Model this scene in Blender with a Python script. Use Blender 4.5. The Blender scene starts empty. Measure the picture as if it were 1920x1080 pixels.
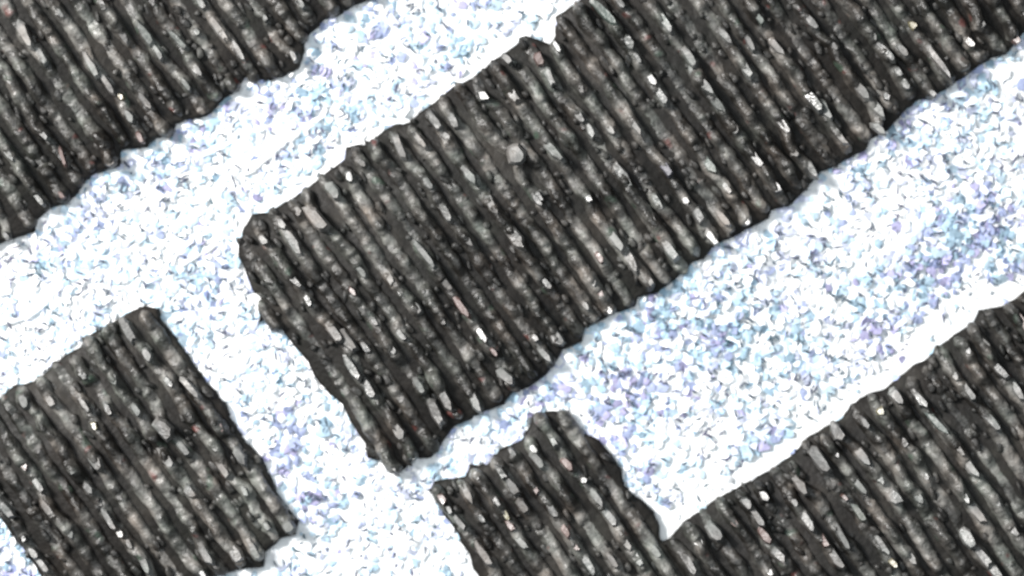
import bpy, bmesh, math, random
import numpy as np
from mathutils import Vector

# ------------------------------------------------------------------ camera, light, exposure
# one Blender unit stands for one millimetre: the view is 1.92 mm of a printed label seen through a
# hand microscope
K = 0.001                                   # micrometre -> unit
sc = bpy.context.scene
sc.unit_settings.system = 'METRIC'
sc.unit_settings.scale_length = 0.001
sc.unit_settings.length_unit = 'MILLIMETERS'
cd = bpy.data.cameras.new('camera')
cam = bpy.data.objects.new('camera', cd)
sc.collection.objects.link(cam)
CAM_H = 5.0
cam.location = (0, 0, CAM_H)
cd.sensor_width = 36
cd.lens = 36 * CAM_H / 1.92
cd.clip_start = 0.05
cd.clip_end = 100
cd.dof.use_dof = True
cd.dof.focus_distance = CAM_H - 0.14                 # the lens is racked a touch too near: a soft picture
cd.dof.aperture_fstop = 0.5
sc.camera = cam

w = bpy.data.worlds.new('World')
sc.world = w
w.use_nodes = True
bg = w.node_tree.nodes['Background']
bg.inputs[0].default_value = (0.70, 0.88, 1.0, 1)
bg.inputs[1].default_value = 0.14

def lamp(name, loc, size, power, col):
    l = bpy.data.lights.new(name, 'AREA')
    l.shape = 'DISK'
    l.size = size
    l.energy = power
    l.color = col
    o = bpy.data.objects.new(name, l)
    sc.collection.objects.link(o)
    o.location = loc
    o.rotation_euler = (-Vector(loc)).to_track_quat('-Z', 'Y').to_euler()
    return o
KEY = Vector((-6.6, 3.4, 6.6))
lamp('desk_lamp', KEY, 2.4, 2180, (1.0, 0.975, 0.95))
for i in range(8):                          # the ring of small lamps round the lens
    a = math.radians(22.5 + 45 * i)
    lamp('ring_lamp', (1.5 * math.cos(a), 1.5 * math.sin(a), 3.8), 0.20, 11, (0.90, 0.96, 1.0))

sc.view_settings.view_transform = 'Standard'
sc.view_settings.look = 'None'
sc.view_settings.exposure = 0.0
sc.view_settings.gamma = 1.0

# outlines of the five ink marks, in micrometres on the sheet (x right, y down)
OUT = {
'A': [(-420,730),(-200,585),(0,458),(33,448),(67,437),(72,413),(97,390),(127,383),(147,363),(157,347),(180,327),(200,320),(227,313),(229,283),(277,277),(293,260),(325,257),(330,233),(393,217),(407,200),(430,180),(450,170),(460,145),(483,155),(520,150),(560,130),(573,97),(573,70),(600,50),(610,37),(640,30),(660,15),(705,-5),(860,-110),(1010,-215),(760,-420),(-420,-420)],
'B': [(472,400),(500,397),(527,382),(567,357),(613,320),(645,297),(648,275),(673,267),(683,271),(720,243),(740,233),(770,227),(787,207),(815,190),(850,160),(885,145),(920,115),(950,95),(985,65),(1000,70),(1030,80),(1040,65),(1040,30),(1070,10),(1085,0),(1240,-100),(1420,-215),(1700,-400),(2420,-400),(2420,-270),(2200,-120),(2050,-20),(1920,63),(1887,103),(1863,110),(1833,127),(1810,147),(1780,163),(1747,188),(1723,188),(1703,205),(1663,247),(1632,263),(1627,282),(1563,315),(1540,322),(1513,357),(1477,391),(1447,395),(1443,410),(1410,428),(1383,443),(1360,453),(1333,470),(1320,487),(1300,493),(1287,510),(1253,537),(1227,553),(1197,559),(1193,577),(1157,587),(1127,603),(1097,617),(1093,643),(1057,657),(1040,687),(1010,717),(960,740),(947,760),(910,773),(883,788),(850,803),(837,823),(810,860),(777,863),(760,880),(740,893),(717,866),(687,860),(683,833),(657,793),(640,760),(617,740),(593,716),(577,680),(540,637),(510,599),(484,606),(484,584),(488,558),(472,544),(460,512),(446,482),(446,461),(456,426)],
'C': [(-100,812),(-40,770),(0,746),(15,730),(30,720),(60,715),(90,695),(120,665),(150,650),(165,627),(200,610),(235,587),(270,572),(300,577),(305,600),(330,630),(360,675),(390,715),(425,755),(435,785),(465,830),(495,860),(520,920),(540,950),(562,976),(556,1004),(530,1010),(500,1035),(495,1063),(450,1070),(390,1086),(280,1150),(162,1215),(110,1130),(75,1080),(50,1040),(30,1015),(0,972),(-40,905)],
'D': [(803,919),(813,902),(833,897),(873,890),(879,869),(913,869),(933,843),(977,823),(991,797),(999,777),(1020,770),(1058,770),(1067,793),(1077,810),(1100,813),(1123,823),(1147,850),(1167,880),(1172,911),(1200,933),(1227,957),(1237,987),(1240,1010),(1266,1042),(1296,1086),(1338,1150),(1110,1290),(1000,1250),(902,1092),(887,1067),(877,1037),(863,1017),(855,1000),(832,967),(817,937)],
'E': [(1238,1016),(1255,1008),(1280,980),(1307,960),(1347,933),(1407,900),(1453,873),(1487,850),(1513,819),(1560,793),(1580,780),(1593,758),(1627,737),(1657,730),(1677,712),(1713,683),(1737,673),(1757,650),(1790,627),(1825,605),(1835,580),(1880,573),(1900,560),(1920,547),(2100,425),(2420,215),(2420,900),(1780,1440),(1500,1410),(1331,1154),(1288,1088),(1258,1044)],
}
# nodules on the ridges: x y length width glint-strength tint(0 none 1 red 2 yellow 3 green 4 lavender)
NOD = {
'A': """52 67 55 20 5;83 107 45 16 4;117 27 22 12 6;197 13 26 14 6.5;233 67 40 16 4.5;277 67 50 20 4.5;300 100 40 12 5;337 77 50 16 5.5;370 130 45 18 6;413 57 60 18 5;450 97 55 16 7;373 63 16 12 5.5;500 37 14 12 5.5;380 7 30 16 5.5;567 10 22 12 6;553 107 24 14 7.5;177 127 50 16 4.5;207 160 50 16 5;230 183 18 12 8 2;277 193 40 14 4.5;247 220 28 16 5;267 260 24 14 6 1;197 267 30 12 5.5;80 247 50 16 5.5;123 297 35 10 5 1;17 143 50 14 5;17 283 50 18 4.5;78 373 36 12 7;120 367 18 12 5.5 1;18 443 20 16 5.5;190 197 16 8 6;353 160 30 12 5;210 303 22 20 4""",
'B': """530 420 24 20 7;497 450 20 16 7.5;550 453 55 24 5.5;560 397 20 18 6;597 413 60 36 4.5;627 360 36 22 4;657 333 26 18 9.5;710 290 26 22 8;750 277 45 20 5;787 263 40 14 6;817 230 36 20 6;837 257 20 14 6.5;850 227 30 20 5;910 240 14 12 6;967 293 40 38 4.5;800 340 50 18 4.5;837 400 36 16 6;880 330 40 18 4.5;923 387 40 18 5;930 397 12 8 7 1;963 443 60 26 6.5;800 480 60 16 6;817 503 12 8 8 1;833 527 50 18 5;730 517 45 16 5.5;547 517 70 20 7;663 547 22 14 8.5 1;787 400 30 12 5.5;1007 377 26 14 6;873 447 40 16 5;677 507 30 14 5;680 307 20 14 5.5;580 563 26 14 8.5;630 623 40 24 5.5;653 637 50 22 5;663 690 55 22 7;693 727 40 22 7.5;727 773 40 20 6.5;747 807 36 24 5.5;773 850 30 12 8;733 867 36 16 6;687 650 30 16 7;733 650 36 18 6.5;753 627 30 14 6;703 603 22 12 7.5;777 573 45 22 5;830 600 16 12 6.5;867 577 45 16 6 1;903 627 40 16 8;927 660 20 12 7 1;1003 633 18 14 9;1020 663 36 16 6.5;950 707 36 22 6;890 750 45 20 7.5;817 770 60 22 6;837 750 50 18 4.5;787 723 36 16 5;907 182 26 24 8.5;1043 90 28 12 9.5;1097 47 28 10 8.5;1010 113 26 22 5 1;950 113 24 16 6;960 177 40 20 6;1030 147 36 18 5.5;1133 27 60 22 5.5 3;1177 83 30 22 6.5;1193 110 24 12 6;1160 7 26 16 7;1247 47 45 18 7;1290 107 45 18 5.5;1220 153 30 18 8;1237 180 36 20 7;1083 217 40 16 6;1107 247 30 16 7.5;1083 160 45 16 5;1177 220 80 18 5;1143 243 22 14 6;1033 280 70 18 5;1167 330 50 22 7;1313 157 70 18 6;1343 197 40 20 5.5;1370 240 30 22 6;1393 127 50 20 7.5;1357 70 36 16 5.5;1463 233 50 18 8;1520 190 60 20 8;1413 297 55 16 9.8;1447 350 40 22 10;1483 283 30 18 6;1517 317 36 16 7.5;1330 313 30 20 6.5 3;1247 317 30 18 6 4;1453 90 40 16 6;1403 83 36 14 5;1517 43 36 16 6;1420 37 30 14 5 3;1103 373 18 16 8;1010 370 24 14 6.5;1193 380 24 18 7.5;1217 407 50 20 8;1253 467 50 24 7.5;1230 380 36 16 5.5;1283 377 22 16 8.5;1307 403 36 24 6;1333 447 40 16 9.5;1293 457 24 14 6.5;1397 417 16 14 10;1353 410 36 18 5;1360 353 24 14 6.5;1080 487 30 22 7 1;1123 483 30 14 8 1;1103 517 45 22 5.5;1123 547 22 14 7.5 1;1140 580 20 14 10;1180 487 50 18 6.5;1213 523 36 16 5.5;1153 450 55 18 5;1023 530 30 14 6.5;1043 633 30 24 5.5;1097 573 20 14 5.5;1053 447 20 16 5.5;1600 27 40 18 7;1557 87 30 14 6;1583 133 30 16 6.5;1607 167 50 22 5;1640 203 45 18 6;1643 243 30 20 5.5;1657 100 50 16 6.5;1633 70 24 12 6;1680 137 24 14 6;1693 160 20 16 7;1657 183 20 14 8;1753 117 80 14 6.5;1743 177 16 14 7.5;1813 83 24 18 9.5;1830 47 24 20 6;1707 50 16 14 7.5 2;1898 76 26 18 9 1;1570 257 45 16 6;1543 207 40 18 6;1687 97 30 16 5""",
'C': """50 750 26 22 5;100 750 24 18 6;87 800 20 18 8.5;182 797 20 14 9.5 2;50 870 26 14 8 1;77 907 36 16 5.5;140 873 30 20 5.5;183 863 36 24 5;170 913 26 18 5.5;207 970 50 16 5.5;230 997 24 16 8.5;247 1017 22 12 7.5;273 1047 50 18 5;313 803 45 34 5.5;313 853 50 22 5;347 837 40 18 5;260 767 30 14 6;207 767 30 14 5.5;403 833 30 16 6.5;423 880 36 16 5;453 853 36 20 5;463 920 20 12 6.5;360 920 26 20 6;407 983 16 14 9;443 1033 36 24 6;390 1037 40 20 5;480 1030 40 18 4.5;383 1073 20 14 8.5;133 990 40 20 5;93 950 40 20 4.5;17 953 40 16 5.5;50 1007 16 12 8;67 1033 24 18 7.5;87 1057 36 16 6.5;417 800 20 12 6 1;544 985 24 28 4.5;503 983 20 16 5;245 620 45 22 4.5;280 665 30 20 6;320 715 24 14 6.5;360 725 50 16 6;180 660 24 18 6;160 702 20 16 5.5;215 705 36 18 4.5;165 760 30 12 5.5""",
'D': """893 890 20 16 8.5;923 927 60 14 6.5;947 960 30 12 6.5 2;957 983 24 14 6.5 1;977 1013 36 16 5;940 883 30 16 7.5;960 910 36 20 5;1000 840 20 16 8;1007 860 36 18 5;1030 813 60 14 6.5;1063 867 30 18 6 1;1093 897 16 16 10;1117 930 40 18 6;1143 967 45 20 6.5;1170 1010 40 16 6;1193 1043 40 16 6;1000 910 36 14 6.5 1;1033 950 36 18 6;1057 987 36 16 5.5 1;1077 1020 26 14 6.5 1;1103 1057 45 18 6.5;830 933 24 16 8 1;843 953 22 12 10;863 977 30 14 6;877 923 40 18 5;903 970 20 12 6.5;910 1040 50 18 5.5;980 947 30 18 5;1147 1047 30 14 5;1227 1030 30 18 5;960 847 16 14 5.5""",
'E': """1307 1010 36 24 8;1337 993 40 28 5;1370 970 40 16 6 1;1397 940 24 22 7;1417 967 36 18 6;1430 1000 36 20 6.5 1;1457 1037 36 22 6.5;1430 927 26 20 9.5;1497 907 36 22 5;1510 973 50 20 6.5;1487 940 16 14 6.5;1540 1010 26 16 6 1;1563 1043 50 20 6;1533 860 55 22 5;1567 810 36 24 6;1562 847 30 10 10;1613 853 45 18 6;1677 743 30 24 7.5;1647 770 18 18 10 2;1617 790 26 14 6;1720 747 45 18 8;1753 793 50 16 7 3;1787 833 45 16 6;1813 873 45 18 6;1687 823 30 18 6.5;1713 853 20 20 6.5;1643 890 36 14 6.5;1693 903 18 16 7.5;1580 930 16 12 8 1;1607 960 40 18 6 3;1673 930 30 30 6.5;1717 930 30 16 5.5;1730 890 20 14 6.5;1803 927 36 12 8;1827 960 45 20 5;1860 937 30 18 6.5;1810 1007 36 28 7.5;1837 1040 45 20 6.5;1853 787 50 18 6;1577 1007 45 16 5;1670 1053 22 14 8 2;1703 1043 30 18 5.5;1670 1000 36 14 6;1650 1020 36 14 5.5;1893 990 30 16 6;1440 1070 16 14 8.5;1290 1053 45 20 6.5;1860 1067 26 18 6.5;1607 907 45 16 5;1783 700 30 16 7.5;1810 733 36 16 5.5;1807 653 30 14 8;1867 690 50 18 6.5;1900 730 45 18 7;1910 603 45 18 5.5 1;1843 647 36 18 4.5""",
}
rng = np.random.default_rng(7)
random.seed(7)
ANG = math.radians(55.5)
ES = np.array([math.sin(ANG), -math.cos(ANG)])          # across the ridges (y down)
ET = np.array([math.cos(ANG), math.sin(ANG)])           # along the ridges
PITCH = {'A': (38.2, 4.5), 'B': (38.1, 6.4), 'C': (38.2, 6.3), 'D': (38.8, 1.9), 'E': (38.3, 4.9)}

# ------------------------------------------------------------------ helpers
def h2(ix, iy, seed):
    n = (ix.astype(np.int64) * 374761393 + iy.astype(np.int64) * 668265263 + seed * 974634777) & 0x7fffffff
    n = ((n ^ (n >> 13)) * 1274126177) & 0x7fffffff
    return ((n ^ (n >> 16)) & 0xffff) / 65535.0
def vnoise(x, y, seed=0):
    x = np.asarray(x, float); y = np.asarray(y, float)
    ix = np.floor(x); iy = np.floor(y)
    fx = x - ix; fy = y - iy
    fx = fx * fx * (3 - 2 * fx); fy = fy * fy * (3 - 2 * fy)
    a = h2(ix, iy, seed); b = h2(ix + 1, iy, seed); c = h2(ix, iy + 1, seed); d = h2(ix + 1, iy + 1, seed)
    return (a * (1 - fx) + b * fx) * (1 - fy) + (c * (1 - fx) + d * fx) * fy
def fbm(x, y, seed=0, o=3):
    s = 0; amp = 1; t = 0
    for i in range(o):
        s = s + amp * vnoise(np.asarray(x) * 2 ** i, np.asarray(y) * 2 ** i, seed + i * 17)
        t += amp; amp *= .5
    return s / t
def inside(px, py, poly):
    px = np.asarray(px, float); py = np.asarray(py, float)
    r = np.zeros(px.shape, bool)
    n = len(poly)
    for i in range(n):
        x0, y0 = poly[i]; x1, y1 = poly[(i + 1) % n]
        if y0 == y1: continue
        c = (y0 > py) != (y1 > py)
        r ^= c & (px < (x1 - x0) * (py - y0) / (y1 - y0) + x0)
    return r
def edge_dist(px, py, poly):
    d = np.full(np.shape(px), 1e9)
    n = len(poly)
    for i in range(n):
        x0, y0 = poly[i]; x1, y1 = poly[(i + 1) % n]
        dx, dy = x1 - x0, y1 - y0
        t = np.clip(((px - x0) * dx + (py - y0) * dy) / (dx * dx + dy * dy), 0, 1)
        d = np.minimum(d, np.hypot(px - x0 - t * dx, py - y0 - t * dy))
    return d
def W3(x, y, z=0.0):                                    # sheet micrometres -> world units
    return ((x - 960) * K, (540 - y) * K, z * K)
def mesh_obj(name, verts, faces, mat, parent=None, smooth=False, cols=None):
    me = bpy.data.meshes.new(name)
    v = np.asarray(verts, float)
    if parent is not None: v = v - np.array(parent.location)
    me.from_pydata(v.tolist(), [], faces)
    if smooth: me.polygons.foreach_set('use_smooth', [True] * len(me.polygons))
    if cols is not None:
        at = me.color_attributes.new('tint', 'FLOAT_COLOR', 'POINT')
        at.data.foreach_set('color', np.asarray(cols, np.float32).ravel())
    me.materials.append(mat)
    me.update()
    o = bpy.data.objects.new(name, me)
    sc.collection.objects.link(o)
    o.parent = parent
    return o

# ------------------------------------------------------------------ materials
def new_mat(name):
    m = bpy.data.materials.new(name)
    m.use_nodes = True
    return m, m.node_tree.nodes, m.node_tree.links, m.node_tree.nodes['Principled BSDF']
def noise_node(N, L, scale, detail=3, rough=.6, kind='ShaderNodeTexNoise'):
    tc = N.get('coords') or N.new('ShaderNodeTexCoord')
    tc.name = 'coords'
    n = N.new(kind)
    n.inputs['Scale'].default_value = scale
    if 'Detail' in n.inputs: n.inputs['Detail'].default_value = detail
    if 'Roughness' in n.inputs: n.inputs['Roughness'].default_value = rough
    L.new(tc.outputs['Object'], n.inputs['Vector'])
    return n
def ramp(N, L, src, stops):
    r = N.new('ShaderNodeValToRGB')
    if stops[-1][0] > 1:                                # ramps run 0..1: rescale the input
        k = stops[-1][0]; mm = N.new('ShaderNodeMath'); mm.operation = 'DIVIDE'; mm.inputs[1].default_value = k
        L.new(src, mm.inputs[0]); src = mm.outputs[0]; stops = [(p / k, c) for p, c in stops]
    e = r.color_ramp.elements
    while len(e) < len(stops): e.new(0.5)
    for el, (p, c) in zip(e, stops):
        el.position = p
        el.color = (c[0], c[1], c[2], 1)
    L.new(src, r.inputs[0])
    return r
def bump(N, L, bs, src, strength, dist):
    b = N.new('ShaderNodeBump')
    b.inputs['Strength'].default_value = strength
    b.inputs['Distance'].default_value = dist
    L.new(src, b.inputs['Height'])
    L.new(b.outputs[0], bs.inputs['Normal'])

def ink_mat(name, lo, hi, rough, specks=True, bstr=.6):
    m, N, L, bs = new_mat(name)
    n1 = noise_node(N, L, 26, 4, .65)
    n0 = noise_node(N, L, 6, 3, .6)                     # broad thin and thick patches of pigment
    ad = N.new('ShaderNodeMath'); ad.operation = 'MULTIPLY_ADD'
    L.new(n0.outputs['Fac'], ad.inputs[0]); ad.inputs[1].default_value = .95
    L.new(n1.outputs['Fac'], ad.inputs[2])
    base = ramp(N, L, ad.outputs[0], [(.84, lo), (1.01, tuple(.7 * p + .3 * q for p, q in zip(lo, hi))), (1.17, hi)])
    out = base.outputs[0]
    nh = noise_node(N, L, 14, 2, .5)
    hr = ramp(N, L, nh.outputs['Color'], [(.3, (1.12, .98, .90)), (.5, (1, 1, 1)), (.7, (.90, 1.03, .98))])
    hm = N.new('ShaderNodeMix'); hm.data_type = 'RGBA'; hm.blend_type = 'MULTIPLY'
    hm.inputs['Factor'].default_value = 1
    L.new(out, hm.inputs['A']); L.new(hr.outputs[0], hm.inputs['B'])
    out = hm.outputs['Result']
    if specks:                                          # rare rusty and greenish pigment grains
        for sca, th, col in ((30, .755, (.11, .035, .03)), (24, .74, (.05, .075, .055))):
            n2 = noise_node(N, L, sca, 1, .5)
            mp = N.new('ShaderNodeMapping'); mp.inputs['Location'].default_value = (sca, 3.3, sca * .37)
            L.new(N['coords'].outputs['Object'], mp.inputs[0]); L.new(mp.outputs[0], n2.inputs['Vector'])
            r2 = ramp(N, L, n2.outputs['Fac'], [(th - .05, (0, 0, 0)), (th + .04, (.75, .75, .75))])
            mx = N.new('ShaderNodeMix'); mx.data_type = 'RGBA'
            L.new(r2.outputs[0], mx.inputs['Factor']); L.new(out, mx.inputs['A'])
            mx.inputs['B'].default_value = (*col, 1)
            out = mx.outputs['Result']
    L.new(out, bs.inputs['Base Color'])
    bs.inputs['Specular IOR Level'].default_value = .75 if 'nodule' in name else (.25 if 'film' in name else .5)
    n3 = noise_node(N, L, 40, 3, .6)
    rr = ramp(N, L, n3.outputs['Fac'], [(.3, (rough - .1,) * 3), (.7, (rough + .15,) * 3)])
    L.new(rr.outputs[0], bs.inputs['Roughness'])
    n4 = noise_node(N, L, 48, 4, .6)
    vo = noise_node(N, L, 38, kind='ShaderNodeTexVoronoi')
    vm = N.new('ShaderNodeMath'); vm.operation = 'MULTIPLY_ADD'; vm.inputs[1].default_value = -.5
    L.new(vo.outputs['Distance'], vm.inputs[0]); L.new(n4.outputs['Fac'], vm.inputs[2])
    bump(N, L, bs, vm.outputs[0], bstr, .014)
    return m
M_FILM = ink_mat('ink_film', (.007, .0060, .0050), (.023, .0205, .0172), .62, False, .22)
M_RIDGE = ink_mat('ink_ridge', (.0135, .0122, .0105), (.17, .163, .15), .38, True, .4)
M_GRIT = ink_mat('ink_grit', (.011, .0100, .0088), (.055, .052, .047), .48, False, .35)
TINT = {0: ('ink', (.075, .074, .071), (.19, .187, .178)), 1: ('rusty', (.085, .050, .044), (.15, .108, .098)),
        2: ('yellowish', (.13, .115, .06), (.21, .185, .13)), 3: ('greenish', (.055, .066, .058), (.12, .137, .125)),
        4: ('lavender', (.065, .062, .075), (.135, .13, .155))}
M_NOD = {}
for q, (nm, lo, hi) in TINT.items():                    # gloss steps by glint strength, base colours paled to help the glints
    for gl, ro in enumerate((.58, .49, .41, .33)):
        M_NOD[q, gl] = ink_mat(nm + '_nodule', lo, hi, ro, False, .3 if gl < 3 else .2)

m, N, L, bs = new_mat('coated_paper')
n1 = noise_node(N, L, 9, 4, .6)
r1 = ramp(N, L, n1.outputs['Fac'], [(.3, (.72, .80, .86)), (.5, (.86, .87, .87))])
L.new(r1.outputs[0], bs.inputs['Base Color'])
bs.inputs['Roughness'].default_value = .6
n2 = noise_node(N, L, 55, 5, .6)
bump(N, L, bs, n2.outputs['Fac'], .5, .012)
M_PAPER = m
m, N, L, bs = new_mat('paper_grain')
at = N.new('ShaderNodeAttribute'); at.attribute_name = 'tint'
L.new(at.outputs['Color'], bs.inputs['Base Color'])
bs.inputs['Roughness'].default_value = .5
n2 = noise_node(N, L, 120, 3, .6)
bump(N, L, bs, n2.outputs['Fac'], .35, .008)
M_GRAIN = m

# ------------------------------------------------------------------ the paper sheet
def sheet_z(x, y):
    return 5 * (fbm(np.asarray(x) / 90, np.asarray(y) / 90, 5, 3) - .5) - 6
gx = np.arange(-1040, 2961, 12.0); gy = np.arange(-960, 2041, 12.0)
GX, GY = np.meshgrid(gx, gy)
Z = sheet_z(GX, GY) + rng.uniform(-.6, .6, GX.shape)
V = np.stack([(GX - 960) * K, (540 - GY) * K, Z * K], -1).reshape(-1, 3)
nx = len(gx)
ii = (np.arange(len(gy) - 1)[:, None] * nx + np.arange(nx - 1)[None]).ravel()
F = np.stack([ii, ii + nx, ii + nx + 1, ii + 1], -1).tolist()
paper = mesh_obj('paper', V, F, M_PAPER, None, True)
paper['kind'] = 'structure'
paper['label'] = 'bright white coated label paper with bluish grain under the black ink'

DYE = ((1370, 615, 62, 1), (1350, 680, 40, .8), (1750, 530, 65, 1), (1850, 430, 75, .85), (540, 815, 48, 1), (600, 935, 48, 1),
                       (390, 510, 45, .6), (1160, 740, 85, .95), (1250, 590, 60, .8), (1100, 830, 50, .6), (1440, 690, 45, .5), (1110, 680, 40, .6),
                       (60, 490, 30, .5), (330, 250, 70, .5), (560, 210, 60, .6), (1700, 230, 50, .6), (1600, 290, 50, .5),
                       (860, 120, 70, .5), (700, 60, 60, .5), (1190, 900, 60, .5), (1000, 745, 40, .6), (20, 1060, 40, .8))
# grains of the coating: little tilted chips, too many to count
def grains(name, count, seed):
    r = np.random.default_rng(seed)
    X = r.uniform(-420, 2340, count); Y = r.uniform(-380, 1460, count)
    ok = np.ones(count, bool)
    for k, poly in OUT.items():
        ins = inside(X, Y, poly); d = edge_dist(X, Y, poly)
        ok &= ~(ins & (d > 3))
        if k in 'BE':                                   # smoother margin with few grains beside the upper edges
            off = 16 + 17 * fbm(X / 120, Y / 120, 31)
            if k == 'E': off = off * 1.45 + 40 * np.exp(-((X - 1780) ** 2 + (Y - 600) ** 2) / 80 ** 2)
            pr = np.zeros(count, bool)
            for f in (.35, .7, 1.0):
                pr |= inside(X + ET[0] * off * f, Y + ET[1] * off * f, poly)
            ok &= ~(pr & ~ins & (r.random(count) < .88))
    flat = fbm(X / 140, Y / 140, 77, 2)                 # calmer and rougher patches of the coating
    dyed = np.zeros(count)
    for bx, by, br, am in DYE: dyed = np.maximum(dyed, am * np.exp(-((X - bx) ** 2 + (Y - by) ** 2) / (2 * (br * .9) ** 2)))
    ok &= r.random(count) < np.maximum(np.clip((flat - .22) * 4, .35, 1), dyed * 1.3)
    for x0, y0, x1, y1 in ((1440, 500, 1415, 640), (1415, 640, 1385, 725), (1385, 725, 1335, 865), (1335, 865, 1290, 930)):
        t = np.clip(((X - x0) * (x1 - x0) + (Y - y0) * (y1 - y0)) / ((x1 - x0) ** 2 + (y1 - y0) ** 2), 0, 1)
        ok &= ~((np.hypot(X - x0 - t * (x1 - x0), Y - y0 - t * (y1 - y0)) < 15) & (r.random(count) < .75))
    X, Y, flat = X[ok], Y[ok], flat[ok]
    n = len(X)
    # bluish dye patches
    blue = np.clip((fbm(X / 60, Y / 60, 211, 3) - .56) * 2.6, 0, .7)
    mot = np.clip((fbm(X / 55, Y / 55, 523, 2) - .3) * 2.5, 0, 1)      # mottling
    hue = fbm(X / 45, Y / 45, 401, 2)
    for bx, by, br, am in DYE:
        blue = np.maximum(blue, am * np.exp(-((X - bx) ** 2 + (Y - by) ** 2) / (2 * (br * .95) ** 2)))
    base = sheet_z(X, Y)
    verts = []; faces = []; cols = []
    for i in range(n):
        k = r.integers(5, 8)
        rad = r.uniform(4.5, 11.5) * (1.0 if r.random() > .15 else 1.5)
        asp = r.uniform(.55, 1.0)
        th = np.sort(r.uniform(0, 2 * math.pi / k * .7, k) + np.arange(k) * 2 * math.pi / k)
        ro = r.uniform(0, math.pi)
        c, s = math.cos(ro), math.sin(ro)
        rr = rad * r.uniform(.8, 1.15, k)
        lx = rr * np.cos(th); ly = rr * np.sin(th) * asp
        px = lx * c - ly * s; py = lx * s + ly * c
        tl = .12 + .40 * min(1, max(0, flat[i] * 1.8 - .45))
        tx, ty = r.normal(0, tl), r.normal(0, tl)
        h = r.uniform(1.5, 5.5)
        z0 = base[i] + r.uniform(-1, 2.5)
        b = len(verts)
        for q in range(k): verts.append(W3(X[i] + px[q], Y[i] + py[q], z0 - 9))
        zt = z0 + h + np.clip(px * tx + py * ty, -9, 9)
        for q in range(k): verts.append(W3(X[i] + px[q] * .98, Y[i] + py[q] * .98, zt[q]))
        verts.append(W3(X[i] + r.normal(0, 2), Y[i] + r.normal(0, 2), z0 + h + r.uniform(0, 2.5)))
        for q in range(k):
            q2 = (q + 1) % k
            faces.append((b + q2, b + q, b + k + q, b + k + q2))
            faces.append((b + k + q2, b + k + q, b + 2 * k))
        u = r.random()
        bl = blue[i]
        if u < .03 + .86 * bl:
            if r.random() < np.clip((hue[i] - .5) * 5 + .45 + .35 * bl, .05, .95): cc = np.array((.40, .46, .68)) if r.random() < .7 else np.array((.47, .45, .68))
            else: cc = np.array((.42, .58, .70))
            cc = cc * r.uniform(.75, 1.12) * (1 - .2 * bl)
        else:
            cc = np.array((.86, .87, .88)) * r.uniform(.92, 1.03)
            if r.random() < .2 + .5 * mot[i]: cc = np.array((.50, .63, .72) if r.random() < 1.1 - hue[i] else (.57, .60, .73)) * r.uniform(.85, 1.15)
        cols += [(cc[0], cc[1], cc[2], 1)] * (2 * k + 1)
    o = mesh_obj(name, verts, faces, M_GRAIN, None, False, cols)
    o['kind'] = 'stuff'
    return o
g = grains('coating_grain', 46000, 3)
g['label'] = 'white and pale blue grains of the paper coating'
g['category'] = 'paper grain'

def tube(name, pts, rad, mat, parent, r, sides=7):
    P = np.array(pts, float)
    seg = []
    for i in range(len(P) - 1):
        d = math.hypot(*(P[i + 1] - P[i])); k = max(2, int(d / 7))
        for j in range(k): seg.append(P[i] + (P[i + 1] - P[i]) * j / k)
    seg.append(P[-1]); Q = np.array(seg); n = len(Q)
    for _ in range(6): Q[1:-1] = .5 * Q[1:-1] + .25 * (Q[2:] + Q[:-2])
    Tn = np.gradient(Q, axis=0); Tn /= np.linalg.norm(Tn, axis=1)[:, None]
    Nn = np.stack([-Tn[:, 1], Tn[:, 0]], 1)
    Q = Q + Nn * ((fbm(np.arange(n) / 4, np.full(n, P[0, 0]), 3, 2) - .5) * rad * .7)[:, None]
    z = sheet_z(Q[:, 0], Q[:, 1]) + rad * .45 + 3
    V = []; F = []
    for i in range(n):
        rr = rad * (.75 + .5 * vnoise(i / 3, P[0, 1], 8)) * min(1, .35 + min(i, n - 1 - i) * .3)
        for s_ in range(sides):
            a = 2 * math.pi * s_ / sides
            V.append(W3(Q[i, 0] + Nn[i, 0] * rr * math.cos(a), Q[i, 1] + Nn[i, 1] * rr * math.cos(a), z[i] + .55 * rr * math.sin(a)))
    for i in range(n - 1):
        for s_ in range(sides):
            s2 = (s_ + 1) % sides
            F.append((i * sides + s_, i * sides + s2, (i + 1) * sides + s2, (i + 1) * sides + s_))
    F.append(tuple(range(sides))); F.append(tuple(range((n - 1) * sides, n * sides))[::-1])
    o = mesh_obj(name, V, F, mat, parent, True)
    return o
for pts, rad in (([(373, 293), (405, 282), (430, 267)], 8), ([(457, 330), (510, 285), (567, 244)], 9), ([(573, 240), (603, 219)], 8),
                 ([(337, 502), (370, 478), (410, 457)], 7),
                 ([(380, 600), (460, 560), (474, 570)], 6), ([(1150, 90), (1160, 60)], 5), ([(90, 570), (40, 600), (-20, 610)], 6)):
    tube('fibre', pts, rad, M_PAPER, paper, None)

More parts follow.
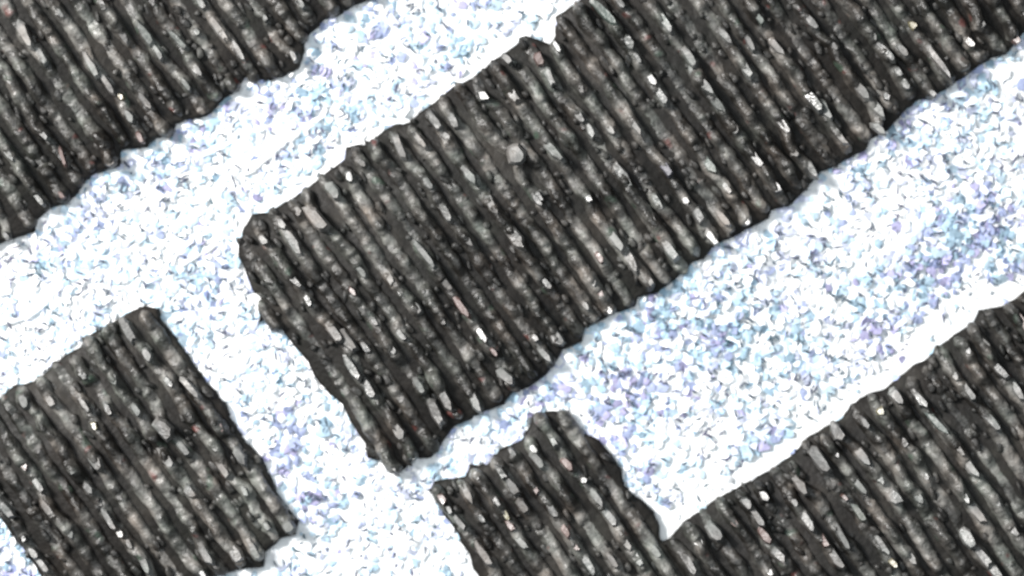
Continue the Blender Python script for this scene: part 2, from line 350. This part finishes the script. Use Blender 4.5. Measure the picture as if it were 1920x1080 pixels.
M_CREVICE, N, L, bs = new_mat('crevice_shade')  # dark colour standing in for the shade in crevices between grains
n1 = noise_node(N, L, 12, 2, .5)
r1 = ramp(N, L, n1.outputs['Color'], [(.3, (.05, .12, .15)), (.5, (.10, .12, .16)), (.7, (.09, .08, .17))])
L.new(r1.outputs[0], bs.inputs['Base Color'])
def crevice_strips(count, seed):  # added thin strips that draw the dark outlines of the grains
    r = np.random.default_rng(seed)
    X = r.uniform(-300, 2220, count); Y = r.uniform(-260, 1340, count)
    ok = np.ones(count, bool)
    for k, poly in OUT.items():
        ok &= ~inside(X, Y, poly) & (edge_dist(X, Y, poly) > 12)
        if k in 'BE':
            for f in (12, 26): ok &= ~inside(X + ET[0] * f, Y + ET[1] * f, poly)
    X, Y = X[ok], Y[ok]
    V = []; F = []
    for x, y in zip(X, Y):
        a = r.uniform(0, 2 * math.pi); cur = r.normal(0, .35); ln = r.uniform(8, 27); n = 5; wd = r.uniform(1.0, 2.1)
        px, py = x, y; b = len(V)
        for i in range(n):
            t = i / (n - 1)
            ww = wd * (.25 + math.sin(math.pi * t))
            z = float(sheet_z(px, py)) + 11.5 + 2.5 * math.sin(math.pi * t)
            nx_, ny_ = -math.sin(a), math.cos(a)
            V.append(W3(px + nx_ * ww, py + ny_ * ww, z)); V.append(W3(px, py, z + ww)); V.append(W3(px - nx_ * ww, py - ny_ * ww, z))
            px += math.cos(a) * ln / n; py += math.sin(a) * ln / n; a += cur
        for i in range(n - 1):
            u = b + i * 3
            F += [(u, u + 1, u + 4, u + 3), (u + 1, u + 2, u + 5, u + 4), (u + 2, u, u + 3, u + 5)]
    o = mesh_obj('crevice_shade', V, F, M_CREVICE, None, True)
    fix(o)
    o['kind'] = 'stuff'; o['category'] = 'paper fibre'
    o['label'] = 'fine dark strips painted as crevice shade between the white paper grains'
def fix(o):
    bm = bmesh.new(); bm.from_mesh(o.data)
    bmesh.ops.recalc_face_normals(bm, faces=bm.faces)
    bm.to_mesh(o.data); bm.free()
crevice_strips(6800, 12)

# ------------------------------------------------------------------ ink marks
INFO = {
 'A': ('ink_bar', 'long ribbed black ink bar with a soft pebbly ragged edge and no end showing'),
 'B': ('ink_bar', 'long ribbed black ink bar with one blunt end, lying between two other long bars'),
 'C': ('ink_block', 'broad square ribbed black ink block facing the blunt end of a long bar'),
 'D': ('ink_block', 'short narrow ribbed black ink block with stepped edge, touching a long bar'),
 'E': ('ink_bar', 'long ribbed black ink bar with a clean straight edge, touching the short narrow block'),
}
def film(root, key):
    poly = OUT[key]
    pts = []
    n = len(poly)
    for i in range(n):
        x0, y0 = poly[i]; x1, y1 = poly[(i + 1) % n]
        d = math.hypot(x1 - x0, y1 - y0)
        k = max(1, int(d / 7))
        for j in range(k):
            f = j / k
            pts.append((x0 + (x1 - x0) * f, y0 + (y1 - y0) * f))
    P = np.array(pts)
    # drop the seed polygon's stiffness: small ragged offsets
    nb = np.roll(P, -1, 0) - np.roll(P, 1, 0)
    nn = np.stack([nb[:, 1], -nb[:, 0]], 1); nn /= np.linalg.norm(nn, axis=1)[:, None] + 1e-9
    area = 0.5 * np.sum(P[:, 0] * np.roll(P[:, 1], -1) - np.roll(P[:, 0], -1) * P[:, 1])
    if area < 0: nn = -nn                               # outward
    wob = (fbm(P[:, 0] / 14, P[:, 1] / 14, 9, 2) - .5) * 4.5
    P = P + nn * wob[:, None]
    m = len(P)
    I1 = P - nn * 3.0; I2 = P - nn * 8.0
    verts = [W3(*p, -14) for p in P] + [W3(*p, 9) for p in I1] + [W3(*p, 13) for p in I2]
    faces = []
    for i in range(m):
        j = (i + 1) % m
        faces.append((i, j, m + j, m + i)); faces.append((m + i, m + j, 2 * m + j, 2 * m + i))
    o = mesh_obj('film', verts, faces, M_FILM, root, True)
    bm = bmesh.new(); bm.from_mesh(o.data); bm.verts.ensure_lookup_table()
    es = []
    for i in range(m):
        e = bm.edges.get((bm.verts[2 * m + i], bm.verts[2 * m + (i + 1) % m]))
        if e: es.append(e)
    bmesh.ops.triangle_fill(bm, use_beauty=True, edges=es)
    bmesh.ops.recalc_face_normals(bm, faces=bm.faces)
    for f in bm.faces: f.smooth = True
    bm.to_mesh(o.data); bm.free()
    return o

def ridges(root, key, nods):
    poly = OUT[key]
    P = np.array(poly, float)
    S = P @ ES; T = P @ ET
    pitch, ph = PITCH[key]
    k0 = math.floor((S.min() - ph) / pitch); k1 = math.ceil((S.max() - ph) / pitch)
    NS = np.array([(n_[0] * ES[0] + n_[1] * ES[1], n_[0] * ET[0] + n_[1] * ET[1], n_[2]) for n_ in nods])
    seed = ord(key) * 13
    prof = np.linspace(0, math.pi, 9)
    for k in range(k0, k1 + 1):
        s0 = ph + k * pitch + random.uniform(-1.5, 1.5)
        t = np.arange(T.min() - 10, T.max() + 10, 5.0)
        x = s0 * ES[0] + t * ET[0]; y = s0 * ES[1] + t * ET[1]
        ins = inside(x, y, poly)
        near = np.abs(NS[:, 0] - s0) < pitch * .5
        i = 0
        while i < len(t):
            if not ins[i]: i += 1; continue
            j = i
            while j < len(t) and ins[j]: j += 1
            a, b = t[i], t[j - 1]
            i = j
            if b - a < 34: continue
            a += random.uniform(-5, 8); b -= random.uniform(-6, 7)
            xm, ym = s0 * ES[0] + t * ET[0], s0 * ES[1] + t * ET[1]
            if max(xm[(t >= a) & (t <= b)]) < -330 or min(xm[(t >= a) & (t <= b)]) > 2250: continue
            tt = np.arange(a, b, 4.5)
            n = len(tt)
            c = np.zeros(n); wsum = np.zeros(n); lift = np.zeros(n)
            for q in np.where(near)[0]:
                wq = np.exp(-((tt - NS[q, 1]) / (NS[q, 2] * .6 + 6)) ** 2)
                c += wq * (NS[q, 0] - s0); wsum += wq
            c = c / np.maximum(1, wsum) + 5 * (fbm(tt / 60, np.full(n, k * 7.3), seed, 2) - .5)
            kk = np.full(n, k * 3.7)
            lump = vnoise(tt / 27, kk, seed + 1) * .65 + vnoise(tt / 9, kk, seed + 2) * .35
            lon = vnoise(tt / 80, kk, seed + 3)
            hh = 5 + 31 * np.clip(lump * .85 + lon * .95 - .55 + .22 * np.clip(wsum, 0, 1), 0, 1.2)
            hw = 10 + 6.5 * (vnoise(tt / 22, kk, seed + 4) * .55 + vnoise(tt / 70, kk, seed + 5) * .45)
            endf = np.sqrt(np.clip(np.minimum(tt - a, b - tt) / 12, 0.05, 1))
            hh *= .35 + .65 * endf; hw *= endf
            verts = []; faces = []
            lean = (vnoise(tt / 33, kk, seed + 6) - .5) * 1.1
            for q in range(n):
                for ip, f in enumerate(prof):
                    jit = 1 + .22 * (vnoise(tt[q] / 9, ip * 1.7 + k * 11.0, seed + 7) - .5)
                    so = c[q] - math.cos(f) * hw[q] * jit + lean[q] * hw[q] * .5 * math.sin(f)
                    zo = 9 + math.sin(f) ** .8 * hh[q] * jit
                    sx = s0 + so
                    verts.append(W3(sx * ES[0] + tt[q] * ET[0], sx * ES[1] + tt[q] * ET[1], zo if 0 < ip < 8 else 5))
            m_ = len(prof)
            for q in range(n - 1):
                for ip in range(m_ - 1):
                    u = q * m_ + ip
                    faces.append((u, u + 1, u + m_ + 1, u + m_))
            faces.append(tuple(range(m_))[::-1]); faces.append(tuple(range((n - 1) * m_, n * m_)))
            mesh_obj('ridge', verts, faces, M_RIDGE, root, True)

def chip_geo(x, y, ln, wd, h, z0, nrm, ang, r, k=9):
    e1 = np.array([math.cos(ang), math.sin(ang)]); e2 = np.array([-e1[1], e1[0]])
    th = np.arange(k) * 2 * math.pi / k + r.uniform(-.18, .18, k)
    rr = r.uniform(.7, 1.12, k)
    cx = np.sign(np.cos(th)) * np.abs(np.cos(th)) ** .75 * ln * .5 * rr
    cy = np.sign(np.sin(th)) * np.abs(np.sin(th)) ** .75 * wd * .5 * rr
    out = []
    for sca, zz, tilt in ((1.04, -8, 0), (1.0, h * .35, .4), (.74, h, 1)):
        for q in range(k):
            px = x + (cx[q] * e1[0] + cy[q] * e2[0]) * sca
            py = y + (cx[q] * e1[1] + cy[q] * e2[1]) * sca
            dx, dy = px - x, -(py - y)                      # world-handed offsets
            dz = -(nrm[0] * dx + nrm[1] * dy) / nrm[2] * tilt
            out.append(W3(px, py, z0 + zz + max(-h * 1.1, min(h * 1.6, dz))))
    f = []
    for lv in (0, 1):
        for q in range(k):
            q2 = (q + 1) % k
            f.append((lv * k + q2, lv * k + q, lv * k + k + q, lv * k + k + q2))
    f.append(tuple(2 * k + q for q in range(k))[::-1])
    return out, f
def fix(o):
    bm = bmesh.new(); bm.from_mesh(o.data)
    bmesh.ops.recalc_face_normals(bm, faces=bm.faces)
    bm.to_mesh(o.data); bm.free()

def nodules(root, key, nods):
    r = np.random.default_rng(ord(key))
    for x, y, ln, wd, b, tint in nods:
        dev = (1 - b / 10) * .8
        pw = Vector(W3(x, y, 35))                        # facets turned to mirror the lamp into the camera: shaped glints
        HALF = ((KEY - pw).normalized() + (cam.location - pw).normalized()).normalized()
        nr = Vector((HALF.x + r.normal(0, .36) * dev, HALF.y + r.normal(0, .36) * dev, HALF.z))
        nr.normalize()
        ang = ANG + r.normal(0, .08)
        v, f = chip_geo(x, y, ln * (1.25 if b < 8 else 1.05), wd * .95, 7 + wd * .2, 27 + r.uniform(-4, 2) + max(0, wd - 22) * .5, nr, ang, r)
        o = mesh_obj('nodule', v, f, M_NOD[int(tint), 0 if b < 5.2 else 1 if b < 6.4 else 2 if b < 7.9 else 3], root, False)
        fix(o)

def grit(root, key):
    r = np.random.default_rng(ord(key) + 50)
    P = np.array(OUT[key], float)
    x0, y0 = np.maximum(P.min(0), (-350, -300)); x1, y1 = np.minimum(P.max(0), (2270, 1380))
    n = int((x1 - x0) * (y1 - y0) / 1000)
    X = r.uniform(x0, x1, n); Y = r.uniform(y0, y1, n)
    ok = inside(X, Y, OUT[key]) & (edge_dist(X, Y, OUT[key]) > 7)
    V = []; Fs = []
    for x, y in zip(X[ok], Y[ok]):
        nr = Vector((r.normal(0, .3), r.normal(0, .3), 1)).normalized()
        v, f = chip_geo(x, y, r.uniform(10, 34), r.uniform(8, 17), r.uniform(2, 7), r.uniform(9, 20), nr, ANG + r.normal(0, .25), r, 6)
        b = len(V)
        V += v; Fs += [tuple(b + i for i in q) for q in f]
    o = mesh_obj('ink_grit', V, Fs, M_GRIT, root, True)
    fix(o)
    o['kind'] = 'stuff'

for key in 'ABCDE':
    name, label = INFO[key]
    P = np.array(OUT[key], float)
    root = bpy.data.objects.new(name, None)
    sc.collection.objects.link(root)
    cx, cy = P.mean(0)
    root.location = W3(cx, cy, 0)
    root.empty_display_size = .05
    root['label'] = label
    root['category'] = 'ink mark'
    root['group'] = 'ribbed black ink marks printed on the label'
    nods = []
    for row in NOD[key].split(';'):
        a = [float(q) for q in row.split()]
        nods.append((a[0], a[1], a[2], a[3], a[4], a[5] if len(a) > 5 else 0))
    film(root, key)
    ridges(root, key, nods)
    nodules(root, key, nods)
    grit(root, key)
